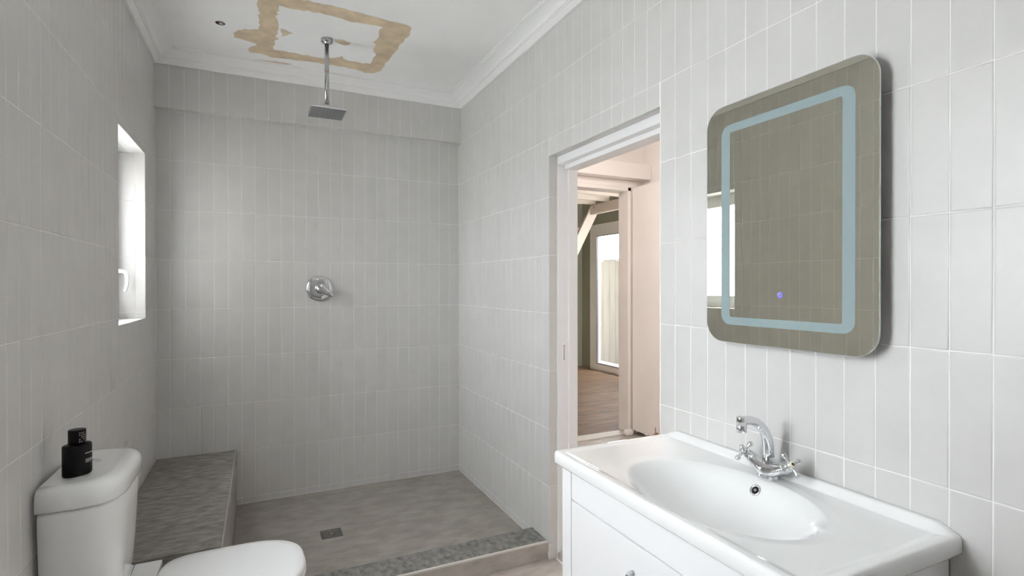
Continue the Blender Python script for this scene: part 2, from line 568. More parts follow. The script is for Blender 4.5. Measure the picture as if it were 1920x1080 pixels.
# small cable hole
p = to_ceiling(413, 43.5)
mb = MB().lathe([(0.0, -0.0012), (0.021, -0.0012), (0.023, 0.0), (0.0, 0.0)], (p.x, p.y, ZCEIL), (0, 0, 1), 20)
ob = mb.build('cable_hole', M['dark'], ceiling); ob.scale = (1, 1, 1)
mb = MB().lathe([(0.008, -0.0022), (0.011, -0.0022), (0.011, -0.001), (0.008, -0.001)], (p.x + 0.004, p.y, ZCEIL), (0, 0, 1), 16)
mb.build('hole_rim', M['plaster_thin'], ob)

# cornice: profile (distance from wall, distance below ceiling)
PROF = [(0.0, ZCEIL - ZCORN), (0.012, ZCEIL - ZCORN), (0.030, 0.055), (0.033, 0.050), (0.037, 0.051), (0.041, 0.046)]
for i in range(9):
    a = math.radians(90 * i / 8)
    PROF.append((0.046 + 0.060 * (1 - math.cos(a)), 0.046 - 0.037 * math.sin(a)))
PROF += [(0.109, 0.009), (0.110, 0.004), (0.120, 0.004), (0.120, -0.004), (0.0, -0.004)]


def cornice(name, p0, p1, inward, m0, m1):
    """straight run from p0 to p1 with mitred ends (m0, m1: +1 shortens the inner side)"""
    p0, p1, inward = Vector(p0), Vector(p1), Vector(inward)
    t = (p1 - p0).normalized()
    rings = []
    for q, s in ((p0, m0), (p1, -m1)):
        rings.append([q + inward * d + t * (d * s) + Vector((0, 0, -h)) for d, h in PROF])
    o = MB().loft(rings, smooth=False).build(name, M['cornice'])
    return struct(o)


cornice('trim_1', (XL, YF, ZCEIL), (XL, SOFF_Y, ZCEIL), (1, 0, 0), 1, 1)
cornice('trim_2', (XL, SOFF_Y, ZCEIL), (XR, SOFF_Y, ZCEIL), (0, -1, 0), 1, 1)
cornice('trim_3', (XR, SOFF_Y, ZCEIL), (XR, YF, ZCEIL), (-1, 0, 0), 1, 1)

# ---- floor of the bathroom
floor = struct(box('floor', M['grout'], None, XL - 0.1, XR + 0.06, YF, YB + 0.1, -0.06, -0.002))
CURB_Y0, CURB_Y1, CURB_Z = 2.422, 2.60, -1.336 + HC
BX = -0.139
nx, ny = 4, 6
fx = [XL + (XR + 0.04 - XL) * i / nx for i in range(nx + 1)]
for i in range(nx):
    for j in range(ny):
        y0 = CURB_Y0 - 0.6 * (j + 1); y1 = CURB_Y0 - 0.6 * j
        y0 = max(y0, YF)
        if y1 - y0 < 0.03: continue
        box('floor_tile', M['floor_tile'], floor, fx[i] + 0.0015, fx[i + 1] - 0.0015, y0 + 0.0015, y1 - 0.0015, -0.01, 0, 0.001, 1)

# shower floor: four envelope-cut stone slabs falling to the drain
DR = Vector((0.36, 3.143)); DH = 0.057
x0, x1, y0, y1 = BX + 0.002, XR - 0.002, CURB_Y1, YB - 0.002
zc_, ze_ = ZSH - 0.008, ZSH
co = [(x0, y0), (x1, y0), (x1, y1), (x0, y1)]
ci = [(DR.x - DH, DR.y - DH), (DR.x + DH, DR.y - DH), (DR.x + DH, DR.y + DH), (DR.x - DH, DR.y + DH)]
for k in range(4):
    a, b, c, d = co[k], co[(k + 1) % 4], ci[(k + 1) % 4], ci[k]
    cen = Vector(((a[0] + b[0] + c[0] + d[0]) / 4, (a[1] + b[1] + c[1] + d[1]) / 4))
    top = []
    for (qx, qy), z in ((a, ze_), (b, ze_), (c, zc_), (d, zc_)):
        v = (cen - Vector((qx, qy))).normalized() * 0.0
        top.append((qx + v.x, qy + v.y, z))
    bot = [(p_[0], p_[1], p_[2] - 0.012) for p_ in top]
    MB().loft([bot, top], smooth=False).build('shower_slab', M['shower_stone'], floor)
struct(box('trim_6', M['shower_stone'], None, BX, XR, CURB_Y1 - 0.02, YB, -0.002, ZSH - 0.0205), 'bed under the shower slabs')

# silicone bead round the shower floor
for nm, bb in (('silicone_bead', (BX, XR, YB - 0.005, YB, ZSH - 0.001, ZSH + 0.005)),
               ('silicone_bead', (XR - 0.005, XR, CURB_Y1, YB, ZSH - 0.001, ZSH + 0.005))):
    box(nm, M['trim'], floor, *bb, 0.002, 1)

# ---- shower curb
curb = struct(box('trim_4', M['grout'], None, BX + 0.001, XR - 0.001, CURB_Y0 + 0.008, CURB_Y1 - 0.008, 0, CURB_Z - 0.008), 'stone-topped shower curb')
xs = [BX + 0.002, 0.42, XR - 0.001]
for i in range(2):
    box('curb_top_tile', M['curb_stone'], curb, xs[i] + 0.001, xs[i + 1] - 0.001, CURB_Y0 + 0.012, CURB_Y1, CURB_Z - 0.010, CURB_Z, 0.0012, 1)
    box('curb_face_tile', M['floor_tile'], curb, xs[i] + 0.001, xs[i + 1] - 0.001, CURB_Y0, CURB_Y0 + 0.010, 0.001, CURB_Z - 0.009, 0.0012, 1)
    box('curb_inner_tile', M['shower_stone'], curb, xs[i] + 0.001, xs[i + 1] - 0.001, CURB_Y1 - 0.008, CURB_Y1 + 0.001, ZSH - 0.01, CURB_Z - 0.011, 0.001, 1)
box('curb_edge_trim', M['trim'], curb, xs[0], xs[-1], CURB_Y0 - 0.001, CURB_Y0 + 0.0115, CURB_Z - 0.009, CURB_Z + 0.0008, 0.002, 2)

# ---- shower bench
bench = thing('shower_bench', 'dark grey stone tiled bench along the left wall of the shower', 'bench', (XL + 0.2, 3.1, 0))
box('core', M['grout'], bench, XL + 0.001, BX - 0.010, 2.425, YB - 0.001, ZSH - 0.03, ZBEN - 0.011)
ys = [2.415, 2.50, 3.105, YB - 0.001]
ys = [2.416, 3.105, YB - 0.001]
for i in range(2):
    box('bench_top_tile', M['bench_stone'], bench, XL + 0.002, BX - 0.008, ys[i] + 0.0012, ys[i + 1] - 0.0012, ZBEN - 0.010, ZBEN, 0.0012, 1)
    box('bench_face_tile', M['shower_stone'], bench, BX - 0.0095, BX, ys[i] + 0.0012, ys[i + 1] - 0.0012, ZSH - 0.015, ZBEN - 0.009, 0.0012, 1)
box('bench_end_tile', M['bench_stone'], bench, XL + 0.002, BX - 0.001, 2.413, 2.4245, 0.001, ZBEN - 0.009, 0.0012, 1)
box('edge_trim', M['stone_trim'], bench, BX - 0.0075, BX + 0.001, 2.416, YB - 0.001, ZBEN - 0.0095, ZBEN + 0.0008, 0.002, 2)
box('joint', M['stone_trim'], bench, XL + 0.002, BX - 0.012, 3.1038, 3.1062, ZBEN - 0.008, ZBEN - 0.0006)
adopt(bench)

# ---- window in the left wall
FX0, FX1 = XL - REV - 0.065, XL - REV + 0.002
def ring_x(name, m, parent, x0_, x1_, y0_, y1_, z0_, z1_, w, bevel=0.003):
    rs = [rrect(y1_ - y0_, z1_ - z0_, 0.001, 1), rrect(y1_ - y0_ - 2 * w, z1_ - z0_ - 2 * w, 0.001, 1)]
    cy_, cz_ = (y0_ + y1_) / 2, (z0_ + z1_) / 2
    rings = [[(x, cy_ + a, cz_ + b) for a, b in r] for r, x in ((rs[0], x0_), (rs[0], x1_), (rs[1], x1_), (rs[1], x0_))]
    return MB().loft(rings, smooth=False, close=True).build(name, m, parent, bevel)




def side_window(name, label, y0_, y1_, z0_, z1_):
    win = bpy.data.objects.new(name, None); COL.objects.link(win)
    win.location = (XL - REV, (y0_ + y1_) / 2, z0_); struct(win, label)
    ring_x('window_frame', M['pvc'], win, FX0, FX1, y0_, y1_, z0_, z1_, 0.045)
    ring_x('sash', M['pvc'], win, FX0 + 0.010, FX1 + 0.010, y0_ + 0.035, y1_ - 0.035, z0_ + 0.035, z1_ - 0.035, 0.058)
    box('pane', M['glass'], win, FX0 + 0.03, FX0 + 0.036, y0_ + 0.085, y1_ - 0.085, z0_ + 0.085, z1_ - 0.085)
    HY, HZ, HX = y1_ - 0.067, 0.067 + HC, FX1 + 0.010
    hd = box('window_handle', M['pvc'], win, HX - 0.001, HX + 0.010, HY - 0.016, HY + 0.016, HZ - 0.038, HZ + 0.038, 0.005, 3)
    pts = [(HX + 0.005, HY, HZ + 0.012), (HX + 0.03, HY, HZ + 0.012), (HX + 0.042, HY, HZ + 0.008), (HX + 0.050, HY, HZ - 0.006),
           (HX + 0.053, HY, HZ - 0.035), (HX + 0.050, HY, HZ - 0.065), (HX + 0.043, HY, HZ - 0.095)]
    MB().tube(pts, [0.010, 0.010, 0.010, 0.0095, 0.009, 0.0085, 0.0075]).build('handle_lever', M['pvc'], hd)
    adopt(win)


side_window('window_1', 'small tilt window with white frame in the left wall', WIN_Y0, WIN_Y1, WIN_Z0, WIN_Z1)
side_window('window_2', 'window beside the camera in the left wall', WN_Y0, WN_Y1, WN_Z0, WN_Z1)

# ---- doorway in the right wall: white frame, no leaf
door = bpy.data.objects.new('door_1', None); COL.objects.link(door)
door.location = (XR + 0.1, (DOOR_Y0 + DOOR_Y1) / 2, 0); struct(door, 'white painted door frame in the tiled wall')
X0, X1 = XR + 0.049, XR + WALL_T - 0.003
XS = XR + 0.112
for s, yy in ((1, DOOR_Y1), (-1, DOOR_Y0)):
    box('jamb', M['white_paint'], door, X0, X1, yy - s * 0.0035, yy + s * 0.03, -0.02, DOOR_Z + 0.03, 0.004)
    box('door_stop', M['white_paint'], door, XS, X1 - 0.001, yy - s * 0.016, yy - s * 0.0025, 0.03, DOOR_Z - 0.04, 0.003)
box('head', M['white_paint'], door, X0, X1, DOOR_Y0, DOOR_Y1, DOOR_Z - 0.039, DOOR_Z + 0.03, 0.004)
box('door_stop', M['white_paint'], door, X0 + 0.038, X1 - 0.001, DOOR_Y0 + 0.01, DOOR_Y1 - 0.01, DOOR_Z - 0.062, DOOR_Z - 0.038, 0.003)
st = box('strike_plate', M['white_paint'], door, XR + 0.078, XR + 0.098, DOOR_Y1 - 0.0052, DOOR_Y1 - 0.003, 0.995, 1.145, 0.0008)
for zz in (1.042, 1.113):
    MB().lathe([(0.0, 0), (0.0035, 0), (0.0035, 0.0012), (0, 0.0012)], (XR + 0.088, DOOR_Y1 - 0.0052, zz), (0, -1, 0), 10).build('screw', M['steel'], door)
box('latch_slot', M['steel'], door, XR + 0.086, XR + 0.090, DOOR_Y1 - 0.0058, DOOR_Y1 - 0.005, 1.044, 1.111)
box('threshold', M['floor_tile'], door, XR + 0.05, X1 + 0.02, DOOR_Y0, DOOR_Y1, -0.02, 0.03, 0.004)
adopt(door)

# ================================================================== ROOMS BEYOND THE DOOR
HXW = XR + WALL_T            # bathroom side wall face in the hall
HX1, HY0, HY1 = 3.27, 0.6, 4.0
HZC = 1.42 + HC
RX0, RX1, RY0, RY1 = 1.7, 5.0, 4.12, 7.72
OD0, OD1, ODZ = 2.28, 3.12, 0.912 + HC     # second doorway
# hall shell
mb = MB(); mb.box(HX1, HX1 + 0.15, HY0 - 0.15, RY0, ZHALL - 0.05, HZC + 0.05)
struct(mb.build('wall_hall_side', M['hall_paint']))
struct(box('wall_hall_front', M['hall_paint'], None, HXW - 0.001, HX1, HY0 - 0.15, HY0, ZHALL - 0.05, HZC + 0.05))
mb = MB()
mb.box(HXW - 0.001, OD0, HY1, RY0, ZHALL - 0.05, HZC + 0.05); mb.box(OD1, HX1, HY1, RY0, ZHALL - 0.05, HZC + 0.05)
mb.box(OD0, OD1, HY1, RY0, ODZ, HZC + 0.05)
struct(mb.build('wall_hall_back', M['hall_paint']))
struct(box('ceiling_hall', M['hall_paint'], None, HXW - 0.1, HX1 + 0.1, HY0 - 0.15, RY0, HZC, HZC + 0.05))
struct(box('floor_hall', M['floor_tile'], None, HXW - 0.0, HX1 + 0.05, HY0 - 0.1, HY1 + 0.02, ZHALL - 0.05, ZHALL))
struct(box('trim_5', M['hall_paint'], None, HXW + 0.001, HX1 - 0.001, 3.88, HY1 - 0.001, 0.975 + HC, 1.115 + HC, 0.004), 'boxed beam above the far doorway')
# second doorway: frame and open leaf
d2 = bpy.data.objects.new('door_2', None); COL.objects.link(d2); d2.location = ((OD0 + OD1) / 2, HY1, ZHALL); struct(d2, 'cream door standing open beyond the doorway')
for a, b in ((OD0, OD0 + 0.035), (OD1 - 0.035, OD1)):
    box('jamb', M['door_paint'], d2, a, b, HY1 - 0.012, RY0 + 0.012, ZHALL + 0.02, ODZ, 0.003)
box('head', M['door_paint'], d2, OD0, OD1, HY1 - 0.012, RY0 + 0.012, ODZ - 0.035, ODZ + 0.001, 0.003)
box('architrave', M['door_paint'], d2, OD0 - 0.06, OD1 + 0.06, HY1 - 0.016, HY1 + 0.001, ODZ, ODZ + 0.06, 0.003)
LX = 3.128
# leaf with a ragged, water-damaged foot
foot = [(3.975, 0.06)]
yy = 3.975
while yy > 3.22:
    yy -= random.uniform(0.012, 0.03)
    foot.append((yy, ZHALL + 0.035 + random.uniform(0, 0.022) + (0.03 if 3.60 < yy < 3.70 else 0)))
foot.append((3.20, ZHALL + 0.03))
prof = [(3.20, ODZ - 0.006), (3.975, ODZ - 0.006)] + foot
poly = [[Vector((LX, a, b)) for a, b in prof]]
tris = tessellate_polygon(poly)
mb = MB(); n = len(prof)
front = [(LX, a, b) for a, b in prof]; back = [(LX + 0.04, a, b) for a, b in prof]
mb.add(front + back, [tuple(t) for t in tris] + [tuple(i + n for i in t) for t in tris] + [(i, (i + 1) % n, n + (i + 1) % n, n + i) for i in range(n)])
leaf = mb.build('leaf', M['door_paint'], d2)
for (a, b, c, d_) in ((3.655, 3.664, 0.075, 0.14), (3.60, 3.655, 0.075, 0.095), (3.632, 3.642, 0.09, 0.105)):
    box('bare_chip', M['raw_wood'], leaf, LX - 0.0012, LX + 0.001, a, b, ZHALL + c - 0.02, ZHALL + d_)
lump = MB()
lump.loft([[(OD1 - 0.05 + a, HY1 - 0.035 + b, ZHALL + z) for a, b in rrect(0.085 * s, 0.05 * s, 0.012 * s, 3)]
           for z, s in ((0.0, 0.9), (0.015, 1.05), (0.04, 1.0), (0.055, 0.8), (0.06, 0.4))])
lump.build('plaster_lump', M['hall_paint'], d2)
box('threshold', M['trim'], d2, OD0, OD1, HY1 - 0.01, RY0, ZHALL - 0.01, ZHALL + 0.012, 0.003)
adopt(d2)
for ch in leaf.children: ch.matrix_parent_inverse = Matrix.Identity(4)

# living room shell
struct(box('wall_room_back', M['green'], None, RX0 - 0.15, RX1 + 0.15, RY1, RY1 + 0.15, ZHALL - 0.05, 1.65 + HC))
struct(box('wall_room_side', M['hall_paint'], None, RX0 - 0.15, RX0, RY0, RY1, ZHALL - 0.05, 1.65 + HC))
PD0, PD1, PDZ = 6.2, 7.45, 1.0 + HC
mb = MB(); mb.box(RX1, RX1 + 0.15, PD1, RY1, ZHALL - 0.05, 1.65 + HC); mb.box(RX1, RX1 + 0.15, RY0 - 0.12, PD0, ZHALL - 0.05, 1.65 + HC)
mb.box(RX1, RX1 + 0.15, PD0, PD1, PDZ, 1.65 + HC)
struct(mb.build('wall_room_window', M['green']))
WA, WB, WZ0, WZ1 = 3.6, 4.8, 0.95, 2.25  # unseen window opening added to let more light into the room
mb = MB(); zt_ = 1.65 + HC; zb_ = ZHALL - 0.05
mb.box(HX1, WA, HY1, RY0, zb_, zt_); mb.box(WB, RX1 + 0.15, HY1, RY0, zb_, zt_); mb.box(WA, WB, HY1, RY0, zb_, WZ0); mb.box(WA, WB, HY1, RY0, WZ1, zt_)
struct(mb.build('wall_room_front', M['hall_paint']))
w3 = bpy.data.objects.new('window_added_fill', None); COL.objects.link(w3); w3.location = ((WA + WB) / 2, HY1, WZ0); struct(w3, 'added unseen window brightening the living room')
for a, b in ((WA, WA + 0.06), (WB - 0.06, WB), ((WA + WB) / 2 - 0.03, (WA + WB) / 2 + 0.03)):
    box('window_mullion', M['pvc'], w3, a, b, HY1 + 0.02, HY1 + 0.08, WZ0, WZ1, 0.003)
for a in (WZ0, WZ1 - 0.06):
    box('window_rail', M['pvc'], w3, WA, WB, HY1 + 0.022, HY1 + 0.078, a, a + 0.06, 0.003)
for a, b in ((WA + 0.05, (WA + WB) / 2 - 0.02), ((WA + WB) / 2 + 0.02, WB - 0.05)):
    box('pane', M['glass'], w3, a, b, HY1 + 0.045, HY1 + 0.051, WZ0 + 0.05, WZ1 - 0.05)
adopt(w3)
struct(box('ceiling_room', M['cream'], None, RX0 - 0.15, RX1 + 0.15, RY0 - 0.12, RY1 + 0.15, 1.60 + HC, 1.65 + HC))
froom = struct(box('floor_room', M['dark'], None, RX0, RX1, RY0 - 0.1, RY1, ZHALL - 0.06, ZHALL - 0.012))
# oak boards (run along x)
bw = 0.185; k = 0; yy = RY0 - 0.1
while yy < RY1 - 0.01:
    xx = RX0 - random.uniform(0, 1.1)
    while xx < RX1:
        x0_, x1_ = max(xx, RX0), min(xx + 1.25, RX1)
        if x1_ - x0_ > 0.02:
            box('floor_board', M['oak'], froom, x0_ + 0.0008, x1_ - 0.0008, yy + 0.0008, min(yy + bw, RY1) - 0.0008, ZHALL - 0.013, ZHALL, 0.0012, 1)
        xx += 1.25
    yy += bw

# glazed patio door
d3 = bpy.data.objects.new('door_3', None); COL.objects.link(d3); d3.location = (RX1, 6.4, ZHALL); struct(d3, 'glazed patio door with cream frame')
ring_x('door_frame', M['door_paint'], d3, RX1 - 0.02, RX1 + 0.10, PD0, PD1, ZHALL, PDZ, 0.13, 0.006)
ring_x('sash', M['door_paint'], d3, RX1 - 0.035, RX1 + 0.04, PD0 + 0.12, PD1 - 0.12, ZHALL + 0.03, PDZ - 0.11, 0.085, 0.006)
ring_x('gasket', M['housing'], d3, RX1 - 0.036, RX1 + 0.0, PD0 + 0.202, PD1 - 0.202, ZHALL + 0.112, PDZ - 0.192, 0.008, 0)
box('pane', M['glass'], d3, RX1 - 0.005, RX1 + 0.003, PD0 + 0.2, PD1 - 0.2, ZHALL + 0.11, PDZ - 0.19)
adopt(d3)

# loft: beam, joists, deck
loft = thing('timber_loft', 'cream painted timber loft with stair, beam and joists seen through the doorway', 'loft', (3.2, 5.0, ZHALL))
box('beam', M['cream'], loft, 3.98, 4.04, 4.14, 5.95, 0.945 + HC, 1.07 + HC, 0.003)
for y_ in (4.45, 4.85, 5.25, 5.6, 5.9):
    box('joist', M['cream'], loft, RX0 + 0.02, 4.02, y_ - 0.025, y_ + 0.025, 1.075 + HC, 1.195 + HC, 0.003)
yb = 4.14
while yb < 6.0:
    box('deck_board', M['cream'], loft, RX0 + 0.02, 4.06, yb + 0.001, yb + 0.139, 1.196 + HC, 1.221 + HC, 0.002, 1)
    yb += 0.14
box('post', M['cream'], loft, 3.975, 4.045, 4.13, 4.20, ZHALL, 0.944 + HC, 0.004)
bolt = MB().lathe([(0, 0), (0.008, 0), (0.008, 0.004), (0, 0.004)], (3.98, 5.86, 1.03 + HC), (-1, 0, 0), 10).build('bolt', M['housing'], loft)
# stair
stair = loft
for ys_ in (5.97, 6.55):
    a = Vector((4.0, ys_, 1.06 + HC)); b = Vector((2.66, ys_, ZHALL + 0.02)); t = (b - a).normalized(); nrm = Vector((t.z, 0, -t.x))
    if nrm.z < 0: nrm = -nrm
    ring = lambda q: [q + Vector((0, 0.02, 0)), q - Vector((0, 0.02, 0)), q - Vector((0, 0.02, 0)) - nrm * 0.13, q + Vector((0, 0.02, 0)) - nrm * 0.13]
    MB().loft([ring(a), ring(b)], smooth=False).build('stringer', M['cream'], stair, 0.003)
for k in range(1, 11):
    f_ = k / 11
    p_ = Vector((4.0, 0, 1.06 + HC)).lerp(Vector((2.66, 0, ZHALL + 0.02)), f_)
    box('tread', M['cream'], stair, p_.x - 0.11, p_.x + 0.10, 5.992, 6.528, p_.z - 0.10, p_.z - 0.07, 0.003)
adopt(stair)

# ---- outdoors
terrace = struct(box('floor_terrace', M['paving'], None, RX1 + 0.15, 12, 2.5, 12, ZHALL - 0.1, ZHALL - 0.04))
ground = struct(box('floor_garden', M['ground'], None, -30, 40, -30, 40, -0.45, -0.35))
struct(box('wall_light_block', M['light_block'], None, -2.4, XL - 0.26, 2.2, 2.45, -0.4, 3.4), 'added unseen wall holding window light off the back wall')  # unseen, added to tame the bright spot on the shower's back wall
struct(box('roof_fence_shade', M['cream'], None, RX1 + 0.15, 5.68, 4.0, 11.0, 1.50 + HC, 1.60 + HC), 'added unseen slab shading the fence')  # unseen, added to keep sky light off the fence boards
fence = thing('garden_fence', 'weathered tan board fence seen through the patio door', 'fence', (5.8, 8.0, ZHALL))
yb = 5.2
while yb < 11.0:
    box('fence_board', M['fence'], fence, 5.80, 5.822, yb + 0.0015, yb + 0.1885, ZHALL - 0.03, 0.458 + HC + random.uniform(-0.002, 0.002), 0.002, 1)
    yb += 0.19
box('cap_rail', M['fence'], fence, 5.79, 5.86, 5.2, 11.0, 0.462 + HC, 0.480 + HC, 0.003)
box('fence_rail', M['fence'], fence, 5.824, 5.864, 5.2, 11.0, -0.9 + HC, -0.82 + HC, 0.003)
MB().loft([[(5.797, 8.335 + (0.045 + 0.007 * math.cos(b)) * math.cos(a), -0.72 + HC + (0.045 + 0.007 * math.cos(b)) * math.sin(a)) if k_ else None for b in [2 * math.pi * q / 8 for q in range(8)]] for k_, a in [(1, 2 * math.pi * r / 24) for r in range(24)]], close=True).build('pull_ring', M['housing'], fence)
adopt(fence)

# ================================================================== FITTINGS
# ---- shower head
sh = thing('rain_shower', 'square chrome rain shower head on a straight ceiling arm', 'shower head', (0.343, 3.155, ZCEIL))
sx, sy = 0.343, 3.155
MB().lathe([(0, 0), (0.031, 0), (0.032, -0.004), (0.032, -0.014), (0.029, -0.018), (0.014, -0.019), (0.014, -0.026), (0, -0.026)],
           (sx, sy, ZCEIL), (0, 0, 1), 32).build('flange', M['arm_chrome'], sh)
MB().tube([(sx, sy, ZCEIL - 0.015), (sx, sy, 1.012 + HC)], 0.0118, 24).build('arm', M['arm_chrome'], sh)
MB().lathe([(0, 0.038), (0.0145, 0.038), (0.0145, 0.02), (0.017, 0.016), (0.017, 0.006), (0.024, 0), (0, 0)], (sx, sy, 0.982 + HC), (0, 0, 1), 24).build('swivel_nut', M['chrome'], sh)
hw = 0.097
hb = box('head_plate', M['chrome'], sh, sx - hw, sx + hw, sy - hw, sy + hw, 0.972 + HC, 0.983 + HC, 0.0025, 2)
box('nozzle_face', M['nozzle'], sh, sx - hw + 0.006, sx + hw - 0.006, sy - hw + 0.006, sy + hw - 0.006, 0.9705 + HC, 0.9725 + HC)
mb = MB()
for i in range(12):
    for j in range(12):
        q = (sx - 0.079 + i * 0.158 / 11, sy - 0.079 + j * 0.158 / 11, 0.9706 + HC)
        mb.lathe([(0.0032, 0), (0.0024, -0.0025), (0, -0.0025)], q, (0, 0, 1), 6)
nz = mb.build('nozzles', M['steel'], sh); nz['kind'] = 'stuff'
adopt(sh)

# ---- shower valve
vx, vz = 0.363, -0.018 + HC
va = thing('shower_valve', 'round chrome shower mixer valve on the back wall', 'valve', (vx, YB, vz))
MB().lathe([(0, 0), (0.086, 0), (0.086, 0.003), (0.083, 0.008), (0.070, 0.012), (0.045, 0.014), (0, 0.014)], (vx, YB - 0.0005, vz), (0, -1, 0), 48).build('cover_plate', M['chrome'], va)
MB().lathe([(0, 0), (0.036, 0), (0.036, 0.012), (0.033, 0.016), (0.031, 0.03), (0, 0.03)], (vx + 0.004, YB - 0.012, vz + 0.002), (0, -1, 0), 32).build('sleeve', M['chrome'], va)
# lever: a teardrop plate reaching down to the right
c0 = Vector((vx + 0.006, YB - 0.040, vz + 0.004)); dirv = Vector((0.78, 0, -0.62)).normalized(); prp = Vector((0.62, 0, 0.78)).normalized()
outl = []
for i in range(17):
    a = math.radians(65 + 230 * i / 16)
    outl.append((0.031 * math.cos(a), 0.031 * math.sin(a)))
for i in range(9):
    a = math.radians(-70 + 140 * i / 8)
    outl.append((0.078 + 0.013 * math.cos(a), 0.013 * math.sin(a)))
rings = []
for off, s in ((0.0, 0.97), (-0.003, 1.0), (-0.017, 1.0), (-0.021, 0.93), (-0.0225, 0.8), (-0.0228, 0.4)):
    rings.append([c0 + Vector((0, off - 0.02 * (a + 0.031) / 0.12, 0)) + dirv * (a * s) + prp * (b * s) for a, b in outl])
MB().loft(rings).build('lever', M['chrome'], va)
adopt(va)

# ---- floor drain
dr = thing('floor_drain', 'square steel drain grate set in the shower floor', 'drain', (DR.x, DR.y, ZSH - 0.008))
zd = ZSH - 0.008
ang = [2 * math.pi * (k + 0.0) / 48 for k in range(48)]
sq = [(0.055 * math.cos(a) / max(abs(math.cos(a)), abs(math.sin(a))), 0.055 * math.sin(a) / max(abs(math.cos(a)), abs(math.sin(a)))) for a in ang]
ci_ = [(0.041 * math.cos(a), 0.041 * math.sin(a)) for a in ang]
MB().loft([[(DR.x + a, DR.y + b, z) for a, b in r] for r, z in ((sq, zd - 0.01), (sq, zd), (ci_, zd), (ci_, zd - 0.01))], smooth=False, close=True).build('drain_frame', M['drain_steel'], dr, 0.0008, 1)
MB().lathe([(0, 0), (0.041, 0), (0.041, 0.002), (0, 0.002)], (DR.x, DR.y, zd - 0.011), (0, 0, 1), 32).build('drain_well', M['dark'], dr)
for ri, ro in ((0.0345, 0.0395), (0.0215, 0.0265), (0.0, 0.0125)):
    MB().lathe([(max(ri, 0.0001), -0.004), (ro, -0.004), (ro, -0.0005), (max(ri, 0.0001), -0.0005), (max(ri, 0.0001), -0.004)], (DR.x, DR.y, zd), (0, 0, 1), 36).build('grate_ring', M['steel'], dr)
for k in range(12):
    a = 2 * math.pi * k / 12
    d_ = Vector((math.cos(a), math.sin(a), 0)); w = Vector((-d_.y, d_.x, 0)) * 0.0022
    base = Vector((DR.x, DR.y, zd))
    r0_, r1_ = (0.010, 0.036)
    ring = lambda r, z: [base + d_ * r + w + Vector((0, 0, z)), base + d_ * r - w + Vector((0, 0, z))]
    A, B, C_, D_ = ring(r0_, -0.0045), ring(r1_, -0.0045), ring(r0_, -0.001), ring(r1_, -0.001)
    mb = MB(); mb.add(A + B + C_ + D_, [(0, 1, 3, 2), (4, 6, 7, 5), (0, 2, 6, 4), (1, 5, 7, 3), (0, 4, 5, 1), (2, 3, 7, 6)])
    mb.build('grate_bar', M['steel'], dr)
adopt(dr)

# ---- mirror
my0, my1, mz0, mz1 = 0.758, 1.292, -0.176 + HC, 0.563 + HC
mcy, mcz = (my0 + my1) / 2, (mz0 + mz1) / 2
MX = XR - 0.040
mir = thing('bathroom_mirror', 'rounded rectangular mirror with frosted light band and touch switch', 'mirror', (XR, mcy, mz0))


def yz(pts, x, sy_=1.0): return [(x, mcy + a, mcz + b) for a, b in pts]


o1 = rrect(my1 - my0, mz1 - mz0, 0.062, 12); o2 = rrect(my1 - my0 - 0.0025, mz1 - mz0 - 0.0025, 0.061, 12)
o3 = rrect(my1 - my0 - 0.001, mz1 - mz0 - 0.001, 0.0615, 12)
MB().loft([yz(o1, MX + 0.005), yz(o1, MX + 0.001), yz(o3, MX + 0.0002), yz(o2, MX + 0.0002)], cap0=True, cap1=False, smooth=False).build('glass_edge', M['mirror_edge'], mir)
mb = MB(); mb.add(yz(o2, MX), [tuple(reversed(range(len(o2))))]); mb.add(yz(o2, MX + 0.0003), [tuple(range(len(o2)))])
n = len(o2)
mb.add(yz(o2, MX) + yz(o2, MX + 0.0003), [(i, (i + 1) % n, n + (i + 1) % n, n + i) for i in range(n)])
mb.build('reflecting_face', M['mirror'], mir)
fb0y, fb1y, fb0z, fb1z = 0.814, 1.232, -0.121 + HC, 0.499 + HC
ib0y, ib1y, ib0z, ib1z = 0.8465, 1.1985, -0.097 + HC, 0.474 + HC
ro_ = [(a + (fb0y + fb1y) / 2, b + (fb0z + fb1z) / 2) for a, b in rrect(fb1y - fb0y, fb1z - fb0z, 0.032, 8)]
ri_ = [(a + (ib0y + ib1y) / 2, b + (ib0z + ib1z) / 2) for a, b in rrect(ib1y - ib0y, ib1z - ib0z, 0.005, 8)]
MB().loft([[(x, a, b) for a, b in r] for r, x in ((ro_, MX + 0.0001), (ro_, MX - 0.0003), (ri_, MX - 0.0003), (ri_, MX + 0.0001))], smooth=False, close=True).build('frosted_band', M['frost'], mir)
hs_ = rrect(my1 - my0 - 0.07, mz1 - mz0 - 0.09, 0.03, 6)
MB().loft([yz(hs_, MX + 0.005), yz(hs_, XR - 0.0005)], smooth=False).build('light_housing', M['housing'], mir)
ty, tz = 1.023, -0.027 + HC
MB().lathe([(0.0060, 0), (0.0085, 0), (0.0085, 0.0005), (0.0060, 0.0005), (0.0060, 0)], (MX - 0.0001, ty, tz), (-1, 0, 0), 24).build('touch_ring', M['led'], mir)
MB().lathe([(0, 0), (0.0055, 0), (0.0055, 0.0004), (0, 0.0004)], (MX - 0.0001, ty + 0.002, tz + 0.001), (-1, 0, 0), 20).build('touch_icon', M['frost'], mir)
adopt(mir)

